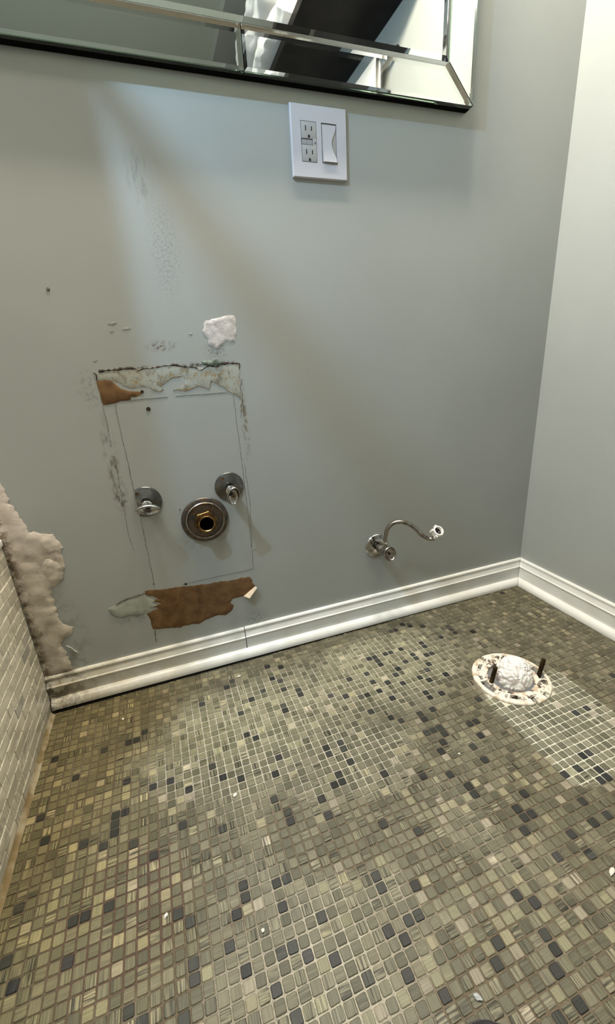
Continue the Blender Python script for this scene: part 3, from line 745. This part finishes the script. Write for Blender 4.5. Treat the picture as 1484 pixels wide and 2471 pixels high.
# ------------------------------------------------------------------ shutoff valves
def oval_handle(bm, c, axis, a, b, th, roll):
    ax = Vector(axis).normalized(); r0 = Vector((math.sin(roll), 0, math.cos(roll)))
    lathe(bm, c, ax, [(0, -th), (.55, -th * .95), (.86, -th * .55), (1.0, 0), (1.0, .0030), (.95, .0044), (.88, .0040), (.80, .0008), (.6, -.0014), (.3, -.0016), (0, -.0016)], 40, a, b, r0)
def shutoff(name, label, x, z, r, p, tilt, roll, hc, clip=None, hs=(.0245, .0145)):
    t = thing(name, label, 'valve', (x, 0, z))
    bm = bmesh.new(); lathe(bm, (x, 0, z), (0, -1, 0), [(r, 0), (r, .0022), (r*.96, .0042), (r*.80, .0062), (r*.45, .0088), (.0100, .0096), (.0100, .0075)], 56)
    if clip is not None:
        bmesh.ops.bisect_plane(bm, geom=bm.verts[:] + bm.edges[:] + bm.faces[:], plane_co=(clip, 0, 0), plane_no=(-1, 0, 0), clear_outer=True)
    e = rel(obj('escutcheon', bm, M_blackchrome, None, 30), t)
    bm = bmesh.new(); lathe(bm, (x - r*.42, -.0072, z + r*.62), (0, -1, 0), [(.0042, -.003), (.0042, .0002), (.0030, .0006), (.0022, -.0002), (0, -.0004)], 16); sub(obj('screw_hole', bm, M_rust, None, 30), e)
    ax = (Vector(hc) - Vector((x, -.006, z))).normalized(); o_ = Vector((x, 0, z))
    L = (Vector(hc) - o_).length
    bm = bmesh.new(); lathe(bm, o_, ax, [(.0092, .004), (.0092, .020), (.0115, .0205), (.0118, .024), (.0118, .031), (.0100, .033), (.0075, .034), (.0070, L*.78), (.0100, L*.80), (.0100, L - .003)], 28); rel(obj('stem', bm, M_chrome, None, 30), t)
    bm = bmesh.new(); oval_handle(bm, hc, tilt, hs[0], hs[1], .008, roll); h = rel(obj('handle', bm, M_chrome, None, 40), t)
    bm = bmesh.new(); ta = Vector(tilt).normalized(); lathe(bm, Vector(hc), ta, [(.0048, -.003), (.0046, .0026), (.0036, .0036), (.0016, .0037), (.0012, .0026), (0, .0026)], 18); sub(obj('screw', bm, M_flange, None, 30), h)
    return t
shutoff('shutoff_valve', 'tarnished chrome shutoff valve with upright oval handle, upper right of the drain stub', -.927, .473, .0340, .066, (.10, -1, -.25), .12, on_back((563, 1196), -.064), None, (.0225, .0140))
shutoff('shutoff_valve', 'tarnished chrome shutoff valve with sideways oval handle, left of the drain stub', -1.1145, .466, .0345, .05, (-.05, -.75, -.65), 1.72, on_back((357, 1229), -.052), -1.1330, (.0250, .0165))

# ------------------------------------------------------------------ drain stub
dc = Vector((-.993, 0, .4015))
t = thing('drain_stub', 'large round dark wall flange with brass drain pipe stub between two shutoff valves', 'drain pipe', dc)
bm = bmesh.new(); lathe(bm, dc, (0, -1, 0), [(.0545, 0), (.0545, .0025), (.0530, .0048), (.0505, .0060), (.0452, .0064), (.0440, .0090), (.0425, .0104), (.0405, .0100), (.0390, .0085), (.0200, .0092), (.0170, .0092)], 72); fl_ = rel(obj('flange', bm, M_flange, None, 30), t)
bm = bmesh.new(); lathe(bm, dc, (0, -1, 0), [(.0452, .0060), (.0448, .0098), (.0432, .0112), (.0416, .0106), (.0410, .0085)], 72); rel(obj('raised_ring', bm, M_nickel, None, 30), t)
for ang in (1.0, 2.35, 4.45):
    c = dc + Vector((.0335 * math.cos(ang), -.0090, .0335 * math.sin(ang)))
    bm = bmesh.new(); lathe(bm, c, (0, -1, 0), [(.0042, -.001), (.0042, .0006), (.0030, .0008), (.0026, 0), (0, -.0003)], 16); sub(obj('screw_hole', bm, M_rust if ang < 4 else M_nickel, None, 30), fl_)
bm = bmesh.new()
lathe(bm, dc, (0, -1, 0), [(.0275, .008), (.0275, .0215), (.0262, .0228), (.0185, .0228)], 6, ref=(.35, 0, 1)); rel(obj('hex_nut', bm, M_oldbrass), t)
bm = bmesh.new(); lathe(bm, dc, (0, -1, 0), [(.0195, .020), (.0195, .0350), (.0188, .0362), (.0166, .0362), (.0156, .0350), (.0156, .003), (0, .003)], 44); o = rel(obj('pipe', bm, [M_brass, M_bore], None, 30), t)
for p in o.data.polygons:
    c = p.center
    if (Vector((c.x, c.z)) - Vector((dc.x, dc.z))).length < .0158 and c.y > -.0349: p.material_index = 1

# ------------------------------------------------------------------ toilet supply stop
sc_ = Vector((-.5375, 0, .2405))
t = thing('supply_valve', 'nickel supply stop low on the back wall with a bent riser tube', 'valve', sc_)
bm = bmesh.new(); lathe(bm, sc_, (0, -1, 0), [(.0345, 0), (.0345, .0020), (.0330, .0040), (.0250, .0066), (.0140, .0078), (.0105, .0078), (.0105, .0055)], 56); es_ = rel(obj('escutcheon', bm, M_chrome, None, 30), t)
bm = bmesh.new(); box(bm, sc_.x - .0006, sc_.x + .0006, -.0074, -.0030, sc_.z - .034, sc_.z + .034)
bmesh.ops.rotate(bm, cent=sc_, matrix=Matrix.Rotation(-.5, 3, 'Y'), verts=bm.verts); sub(obj('split_seam', bm, M_slot), es_)
for s in (1, -1):
    c = sc_ + Vector((.006 * s + .003, -.0052, .0235 * s)); bm = bmesh.new(); lathe(bm, c, (0, -1, 0), [(.0040, -.002), (.0040, .0006), (.0026, .0010), (0, .0010)], 16); sub(obj('screw_hole', bm, M_slot, None, 30), es_)
body = Vector((-.5375, -.050, .2405))
bm = bmesh.new(); lathe(bm, sc_, (0, -1, 0), [(.0085, .003), (.0085, .020), (.0125, .021), (.0130, .024), (.0130, .034), (.0110, .036), (.0110, .058), (.0085, .060), (.0070, .062), (.0070, .070)], 30); rel(obj('stop_body', bm, M_nickel, None, 30), t)
up = on_back((932, 1310), -.052)
bm = bmesh.new(); lathe(bm, body, (0, 0, 1), [(.0080, 0), (.0080, .020), (.0098, .0205), (.0098, .031), (.0080, .032), (.0072, .033), (.0072, .035)], 6 * 4); rel(obj('outlet_nut', bm, M_nickel, None, 30), t)
bm = bmesh.new(); hc = on_back((940, 1336), -.074); oval_handle(bm, hc, (.05, -1, .05), .0215, .0180, .009, -.5); h_ = rel(obj('handle', bm, M_nickel, None, 40), t)
bm = bmesh.new(); lathe(bm, hc, (.05, -1, .05), [(.0035, 0), (.0030, .0020), (0, .0021)], 16); sub(obj('screw', bm, M_slot, None, 30), h_)
path = [body + Vector((0, 0, .030)), body + Vector((0, 0, .044)), on_back((936, 1275), -.056), on_back((950, 1262), -.062), on_back((972, 1260), -.072), on_back((997, 1271), -.082), on_back((1016, 1290), -.092), on_back((1034, 1300), -.100), on_back((1046, 1299), -.108), on_back((1051, 1291), -.114)]
bm = bmesh.new(); tube(bm, smooth_path(path, 8), .0058, 18); rel(obj('riser_tube', bm, M_nickel, None, True), t)
nb = on_back((1052, 1286), -.116); na = Vector((.02, -.62, .62)).normalized()
bm = bmesh.new(); lathe(bm, nb - na*.004, na, [(.0090, 0), (.0120, .001), (.0128, .004), (.0128, .016), (.0135, .0165), (.0135, .0195), (.0108, .0200), (.0100, .018), (.0100, .006), (0, .006)], 40)
for k in range(5):
    ang = k * 2*PI/5 + .55; u_ = na.orthogonal().normalized(); v_ = na.cross(u_); d_ = u_*math.cos(ang) + v_*math.sin(ang); e_ = na.cross(d_)
    b2 = bmesh.new(); bmesh.ops.create_cube(b2, size=1)
    big = k in (0, 2)
    for v in b2.verts: v.co = nb - na*.004 + d_*(.0145 + v.co.x*(.008 if big else .004)) + e_*(v.co.y*.0040) + na*(.010 + v.co.z*.012)
    bmesh.ops.bevel(b2, geom=list(b2.edges), offset=.001, segments=2, affect='EDGES'); merge(bm, b2)
n_ = rel(obj('winged_nut', bm, M_nut, None, 40), t)
bm = bmesh.new(); lathe(bm, nb - na*.004, na, [(.0098, .004), (.0098, .012), (.0060, .0126), (.0030, .0100), (.0026, .006), (0, .006)], 24); sub(obj('cone_washer', bm, M_rubber, None, 30), n_)

# ------------------------------------------------------------------ closet flange in the floor
t = thing('closet_flange', 'stained white toilet flange ring with rusty bolts set in the mosaic floor', 'flange', (FC.x, FC.y, 0))
n = 96; bm = bmesh.new(); RO, RI = .0865, .0505
slots = [(a, w, r0, r1) for a, w, r0, r1 in ((100, 4, .070, .09), (128, 6, .066, .074), (-98, 4, .070, .09), (-70, 5, .074, .09), (160, 5, .067, .075), (-128, 6, .062, .073), (-40, 5, .068, .076), (55, 5, .067, .075))]
rr = [.0505, .054, .058, .062, .066, .070, .074, .078, .082, .0850, .0865]
rings = []
for r in rr:
    z = .0052 if r < .084 else (.0046 if r < .086 else .0026)
    if r < .052: z = .0035
    rings.append([bm.verts.new((FC.x + r*math.cos(2*PI*k/n), FC.y + r*math.sin(2*PI*k/n), z + .0005*noise.noise(Vector((r*90, k*.3, 1))))) for k in range(n)])
def slotted(ri, k):
    rm = (rr[ri] + rr[ri+1]) / 2; ad = math.degrees(2*PI*(k+.5)/n)
    for a, w_, r0, r1 in slots:
        d = (ad - a + 180) % 360 - 180
        if abs(d) <= w_ * .075 / rm and r0 <= rm <= r1: return True
    for a in (176, -22):      # long curved bolt slots
        d = (ad - a + 180) % 360 - 180
        if -8 <= d <= 24 and .062 < rm < .0785: return True
    return False
for ri in range(len(rr) - 1):
    for k in range(n):
        if slotted(ri, k): continue
        bm.faces.new((rings[ri][k], rings[ri+1][k], rings[ri+1][(k+1) % n], rings[ri][(k+1) % n]))
be = [e for e in bm.edges if len(e.link_faces) == 1]
ex = bmesh.ops.extrude_edge_only(bm, edges=be); [setattr(v.co, 'z', -.0060) for v in ex['geom'] if isinstance(v, bmesh.types.BMVert)]
bmesh.ops.delete(bm, geom=[v for v in bm.verts if not v.link_faces], context='VERTS')
rel(obj('ring', bm, M_ring), t)
bm = bmesh.new(); lathe(bm, (FC.x, FC.y, 0), (0, 0, 1), [(.0850, -.012), (.0850, -.0110), (.051, -.0110), (.0505, -.03), (.0495, -.03), (.0495, .0030), (.0512, .0045)], 64); rel(obj('collar', bm, M_darkrust, None, 30), t)
for base, top in (((-.4275, -.3485), (1197, 1611)), ((-.3075, -.3720), (1313, 1594))):
    bp = Vector((base[0], base[1], -.002)); hh = .046
    tp = Vector((base[0] + .012, base[1] + .002, hh))
    axb = (tp - bp).normalized(); L = (tp - bp).length
    prof = [(0, 0), (.0050, 0)]; h = 0
    while h < L - .003: prof += [(.0052, h + .0006), (.0043, h + .0014)]; h += .0022
    prof += [(.0036, L - .001), (0, L)]
    bm = bmesh.new(); lathe(bm, bp, axb, prof, 14); bo = rel(obj('bolt', bm, M_darkrust, None, 30), t)
    bm = bmesh.new(); lathe(bm, (base[0], base[1], .0040), (0, 0, 1), [(.0110, -.006), (.0110, .0012), (.0095, .0030), (.0048, .0032)], 6); sub(obj('bolt_nut', bm, M_rust), bo)
bm = bmesh.new(); lathe(bm, (FC.x, FC.y, 0), (0, 0, 1), [(.0508, .0030), (.048, .0022), (.038, .0012), (.0365, -.004), (.0365, -.03)], 64); rel(obj('inner_lip', bm, M_grime, None, 30), t)
# crumpled bag plugging the hole
bm = bmesh.new(); bmesh.ops.create_icosphere(bm, subdivisions=6, radius=1.0)
for v in bm.verts:
    d = v.co.normalized()
    cr = 0
    for k, s in enumerate((1.5, 2.6, 5.0)):
        q = noise.noise_vector(d * s + Vector((k*3.1, 7, 1))); cr += (.10 / (k + 1)**.7) * ((1 - min(1, abs(q.x) * 4.5)) ** 1.3 - .25) + (.05/(k+1)) * q.y
    r = 1.0 - cr
    v.co = Vector((d.x * r * .0395, d.y * r * .0395, d.z * r * (.046 if d.z > 0 else .030)))
    v.co.x += .004; v.co.z += .0125
bag = obj('plastic_bag', bm, M_bag, None, 50)
bag.location = (FC.x - .004, FC.y - .007, 0)
tag(bag, 'crumpled white plastic bag stuffed into the flange hole in the floor', 'bag')

# ------------------------------------------------------------------ mirror
MX0, MX1, MZ0, MZ1, MY = -1.313, -.3135, 1.2335, 2.02, -.0285
t = thing('wall_mirror', 'large wide mirror with a border of mirror glass, hanging above the outlet plate', 'mirror', ((MX0+MX1)/2, 0, MZ0))
bm = bmesh.new(); box(bm, MX0 - .0005, MX1 + .0005, -.0151, -.0005, MZ0 - .001, MZ1 + .001, .002, 2); rel(obj('backing', bm, M_black, None, 30), t)
def pane(name, poly, bev=.009, dep=.0022, th=.013, y=MY):
    """bevelled pane of silvered glass, outline (x, z) counter-clockwise, front at y"""
    Pn = [Vector(p) for p in poly]; n = len(Pn); ins = []
    for k in range(n):
        a, b, c = Pn[k-1], Pn[k], Pn[(k+1) % n]
        d1 = (b - a).normalized(); d2 = (c - b).normalized(); n1 = Vector((-d1.y, d1.x)); n2 = Vector((-d2.y, d2.x))
        m = (n1 + n2).normalized(); ins.append(b + m * (bev / max(.2, m.dot(n1))))
    bm = bmesh.new()
    I = [bm.verts.new((p.x, y, p.y)) for p in ins]; O = [bm.verts.new((p.x, y + dep, p.y)) for p in Pn]; K = [bm.verts.new((p.x, y + th, p.y)) for p in Pn]
    bm.faces.new(I)
    for k in range(n):
        bm.faces.new((O[k], O[(k+1) % n], I[(k+1) % n], I[k])); f = bm.faces.new((K[k], K[(k+1) % n], O[(k+1) % n], O[k])); f.material_index = 2
    f = bm.faces.new(K[::-1]); f.material_index = 1
    return rel(obj(name, bm, [M_glass, M_mirror, M_gedge]), t)
SW = .066; G = .0012; SX = -.8130
pane('center_panel', [(MX0+SW, MZ0+SW), (MX1-SW, MZ0+SW), (MX1-SW, MZ1-SW), (MX0+SW, MZ1-SW)], .008, .0022)
pane('frame_strip', [(MX0, MZ0), (SX-G/2, MZ0), (SX-G/2, MZ0+SW-G), (MX0+SW-G, MZ0+SW-G)], .0055, .0009)
pane('frame_strip', [(SX+G/2, MZ0), (MX1-G, MZ0), (MX1-SW, MZ0+SW-G), (SX+G/2, MZ0+SW-G)], .0055, .0009)
pane('frame_strip', [(MX1, MZ0+G), (MX1, MZ1-G), (MX1-SW+G, MZ1-SW), (MX1-SW+G, MZ0+SW)], .0055, .0009)
pane('frame_strip', [(MX0, MZ0+G), (MX0+SW-G, MZ0+SW), (MX0+SW-G, MZ1-SW), (MX0, MZ1-G)], .0055, .0009)
pane('frame_strip', [(MX0+SW, MZ1-SW+G), (SX-G/2, MZ1-SW+G), (SX-G/2, MZ1), (MX0+G, MZ1)], .0055, .0009)
pane('frame_strip', [(SX+G/2, MZ1-SW+G), (MX1-SW, MZ1-SW+G), (MX1-G, MZ1), (SX+G/2, MZ1)], .0055, .0009)

# ------------------------------------------------------------------ unseen lamp arm left of the mirror, added to cast the diagonal wall shadow
t = thing('shadow_arm', 'unseen chrome lamp arm added left of the mirror for the diagonal wall shadow', 'lamp', (-1.355, 0, 1.608))
bm = bmesh.new(); lathe(bm, (-1.355, 0, 1.608), (0, -1, 0), [(.035, .0005), (.035, .010), (.012, .016), (.008, .03)], 28); rel(obj('wall_plate', bm, M_chrome, None, 30), t)
bm = bmesh.new(); tube(bm, [Vector((-1.355, -.02 - .01*k, 1.608)) for k in range(49)], .0072, 14); rel(obj('arm', bm, M_chrome, None, True), t)
bm = bmesh.new(); tube(bm, smooth_path([(-1.355, -.50, 1.608), (-1.39, -.545, 1.66), (-1.46, -.575, 1.70), (-1.495, -.575, 1.73)], 6), .006, 12); rel(obj('elbow', bm, M_chrome, None, True), t)

# ------------------------------------------------------------------ seen in the mirror: shelves, towels, hook
t = thing('shelf_unit', 'dark wood shelf unit on the right wall reflected in the mirror', 'shelf', (-.17, -1.5, 1.925))
for nm, za, zb in (('shelf_board', 1.925, 1.957), ('shelf_board', 2.235, 2.262)):
    bm = bmesh.new(); box(bm, -.345, -.0005, -2.45, -.62, za, zb, .002, 1); rel(obj(nm, bm, M_wood), t)
bm = bmesh.new(); box(bm, -.018, -.0005, -2.45, -.62, 1.9575, 2.2345); rel(obj('back_panel', bm, M_wood), t)
for y in (-2.44, -.64):
    bm = bmesh.new(); box(bm, -.34, -.0185, y, y + .02, 1.9575, 2.2345); rel(obj('side_panel', bm, M_wood), t)
def folded_towel(x0, x1, y0, y1, z0, z1, seed):
    bm = bmesh.new(); nu, nv = 56, 40; G_ = []
    for a in range(nu + 1):
        row = []
        y = y0 + (y1 - y0) * a / nu
        for k in range(nv):
            th_ = 2*PI*k/nv; e = .45
            cx_, cz_ = math.cos(th_), math.sin(th_)
            px = math.copysign(abs(cx_)**e, cx_); pz = math.copysign(abs(cz_)**e, cz_)
            bulge = .030*noise.noise(Vector((y*5, seed, 3))) + .010*noise.noise(Vector((y*19, seed*2, k*.5))) + .006*math.sin(k*1.3 + y*21)
            endr = min(1, .55 + 6*min(a, nu-a)/nu)
            row.append(bm.verts.new(((x0+x1)/2 + px*(x1-x0)/2*(1) + (bulge if px < -.2 else 0), y, (z0+z1)/2 + pz*(z1-z0)/2*endr + .003*noise.noise(Vector((y*20, px*4, seed))))))
        G_.append(row)
    for a in range(nu):
        for k in range(nv): bm.faces.new((G_[a][k], G_[a][(k+1) % nv], G_[a+1][(k+1) % nv], G_[a+1][k]))
    bm.faces.new(G_[0][::-1]); bm.faces.new(G_[-1]); return bm
for k, (x0_, y0_, y1_, za, zb, lb) in enumerate(((-.395, -1.75, -1.05, 1.9610, 2.030, 'lowest'), (-.425, -1.70, -1.08, 2.039, 2.110, 'middle'), (-.415, -1.68, -1.06, 2.119, 2.185, 'topmost'))):
    tag(obj('folded_towel', folded_towel(x0_, -.06, y0_, y1_, za, zb, k*2.7 + 1), M_towel, None, 60), lb + ' white towel of the folded stack on the dark shelf in the mirror', 'towel', 'folded white towels on the dark shelf')
t = thing('towel_rail', 'dark rail under the shelf holding a white hanging towel', 'towel rail', (-.05, -1.3, 1.805))
bm = bmesh.new(); tube(bm, [Vector((-.055, -1.52, 1.805)), Vector((-.055, -.835, 1.805))], .006, 14); rel(obj('bar', bm, M_steel, None, True), t)
for y in (-1.505, -.85):
    bm = bmesh.new(); lathe(bm, (0, y, 1.805), (-1, 0, 0), [(.016, .0005), (.016, .005), (.007, .008), (.007, .055), (0, .057)], 20); rel(obj('post', bm, M_steel, None, 30), t)
bm = bmesh.new(); nu, ns = 40, 30; rows = []
for a in range(nu + 1):
    y = -.90 - .45*a/nu; row = []
    for k in range(ns + 1):
        s = k/ns
        if s < .45: q = (-.055 + .0095 + .002*math.sin(y*60), 1.805 - .42*(1 - s/.45))
        elif s < .55: an = PI*(s-.45)/.10; q = (-.055 + .0085*math.cos(an), 1.805 + .0085*math.sin(an))
        else: q = (-.055 - .0095 - .006*abs(math.sin(y*34))*(s-.55), 1.805 - .46*(s-.55)/.45)
        row.append(bm.verts.new((q[0], y, q[1])))
    rows.append(row)
for a in range(nu):
    for k in range(ns): bm.faces.new((rows[a][k], rows[a+1][k], rows[a+1][k+1], rows[a][k+1]))
o = obj('hanging_towel', bm, M_towel, None, 60); md = o.modifiers.new('thick', 'SOLIDIFY'); md.thickness = .004; md.offset = 0
tag(o, 'white towel hanging from the rail on the right wall in the mirror', 'towel')

# ------------------------------------------------------------------ toe of a shoe at the bottom edge, crumbs
t = thing('shoe', 'dark shoe toe just entering the bottom edge of the photo', 'shoe', (-.83, -.93, 0))
def shoe_ring(y, w_, h, z0, n=24):
    return [Vector((w_*math.cos(2*PI*k/n), y, z0 + (h*max(0, math.sin(2*PI*k/n))**.8 if math.sin(2*PI*k/n) > 0 else .004*math.sin(2*PI*k/n)))) for k in range(n)]
def loft(bm, sect):
    R_ = [[bm.verts.new(p) for p in s] for s in sect]; n = len(R_[0])
    for A, B in zip(R_, R_[1:]):
        for k in range(n): bm.faces.new((A[k], A[(k+1) % n], B[(k+1) % n], B[k]))
    bm.faces.new(R_[0][::-1]); bm.faces.new(R_[-1])
prof = [(0, .006, .004), (-.003, .017, .013), (-.010, .028, .022), (-.022, .037, .030), (-.045, .044, .037), (-.08, .048, .045), (-.12, .045, .058), (-.16, .040, .070), (-.22, .037, .074), (-.27, .034, .072), (-.285, .024, .060)]
rot = Matrix.Rotation(-.15, 4, 'Z'); tip = Vector((-.8375, -.7757, 0))
bm = bmesh.new(); loft(bm, [[tip + rot @ p for p in shoe_ring(y, w_, h, .018)] for y, w_, h in prof]); rel(obj('upper', bm, M_shoe, None, 60), t)
bm = bmesh.new(); loft(bm, [[tip + rot @ Vector((p.x*1.05, p.y + .002, .0006 + (.0185 if p.z > .0185 else 0) )) for p in shoe_ring(y, w_, h, .018)] for y, w_, h in prof]); rel(obj('sole', bm, M_sole, None, 40), t)
def crumb(u, s, label, group, nm='plaster_crumb', el=1.0, rz=0.0, m=M_crumb):
    p = on_floor(u); bm = bmesh.new(); bmesh.ops.create_icosphere(bm, subdivisions=2, radius=1.0)
    rng = random.Random(int(u[0]*7 + u[1]))
    s *= .8; off = Vector((rng.random()*9, rng.random()*9, 0))
    for v in bm.verts:
        k = 1 + .45*noise.noise(v.co*1.7 + off); v.co = Vector((v.co.x*s*k*el, v.co.y*s*k, v.co.z*s*.55*k))
    zmin = min(v.co.z for v in bm.verts)
    for v in bm.verts: v.co.z -= zmin - .0003
    o = obj(nm, bm, m); o.location = (p.x, p.y, 0); o.rotation_euler = (0, 0, rz)
    return tag(o, label, 'crumb', group)
crumb((635, 2247), .0030, 'white plaster crumb with a dark side, nearest the bottom middle of the floor', 'plaster crumbs on the mosaic floor')
crumb((401, 2210), .0028, 'slim white plaster crumb left of the bottom middle of the floor', 'plaster crumbs on the mosaic floor', el=1.6, rz=.9)
crumb((1476, 2106), .0040, 'longest white plaster sliver, at the right edge of the floor', 'plaster crumbs on the mosaic floor', el=2.2, rz=.3)
crumb((568, 1920), .0036, 'white plaster crumb in the middle of the left half of the floor', 'plaster crumbs on the mosaic floor', el=1.3, rz=.5)
crumb((297, 1736), .0030, 'white plaster crumb near the stained left end of the baseboard', 'plaster crumbs on the mosaic floor')
crumb((577, 1633), .0032, 'pale plaster crumb close under the back baseboard', 'plaster crumbs on the mosaic floor', el=1.8, rz=.4)
crumb((1108, 1820), .0024, 'tiny white plaster crumb on the floor in front of the toilet flange', 'plaster crumbs on the mosaic floor')
crumb((1153, 2408), .0038, 'flat grey white paint smear lump near the shoe toe', 'plaster crumbs on the mosaic floor', el=1.8, rz=-.9, m=mat('grey_smear', (.36, .37, .38), .6))
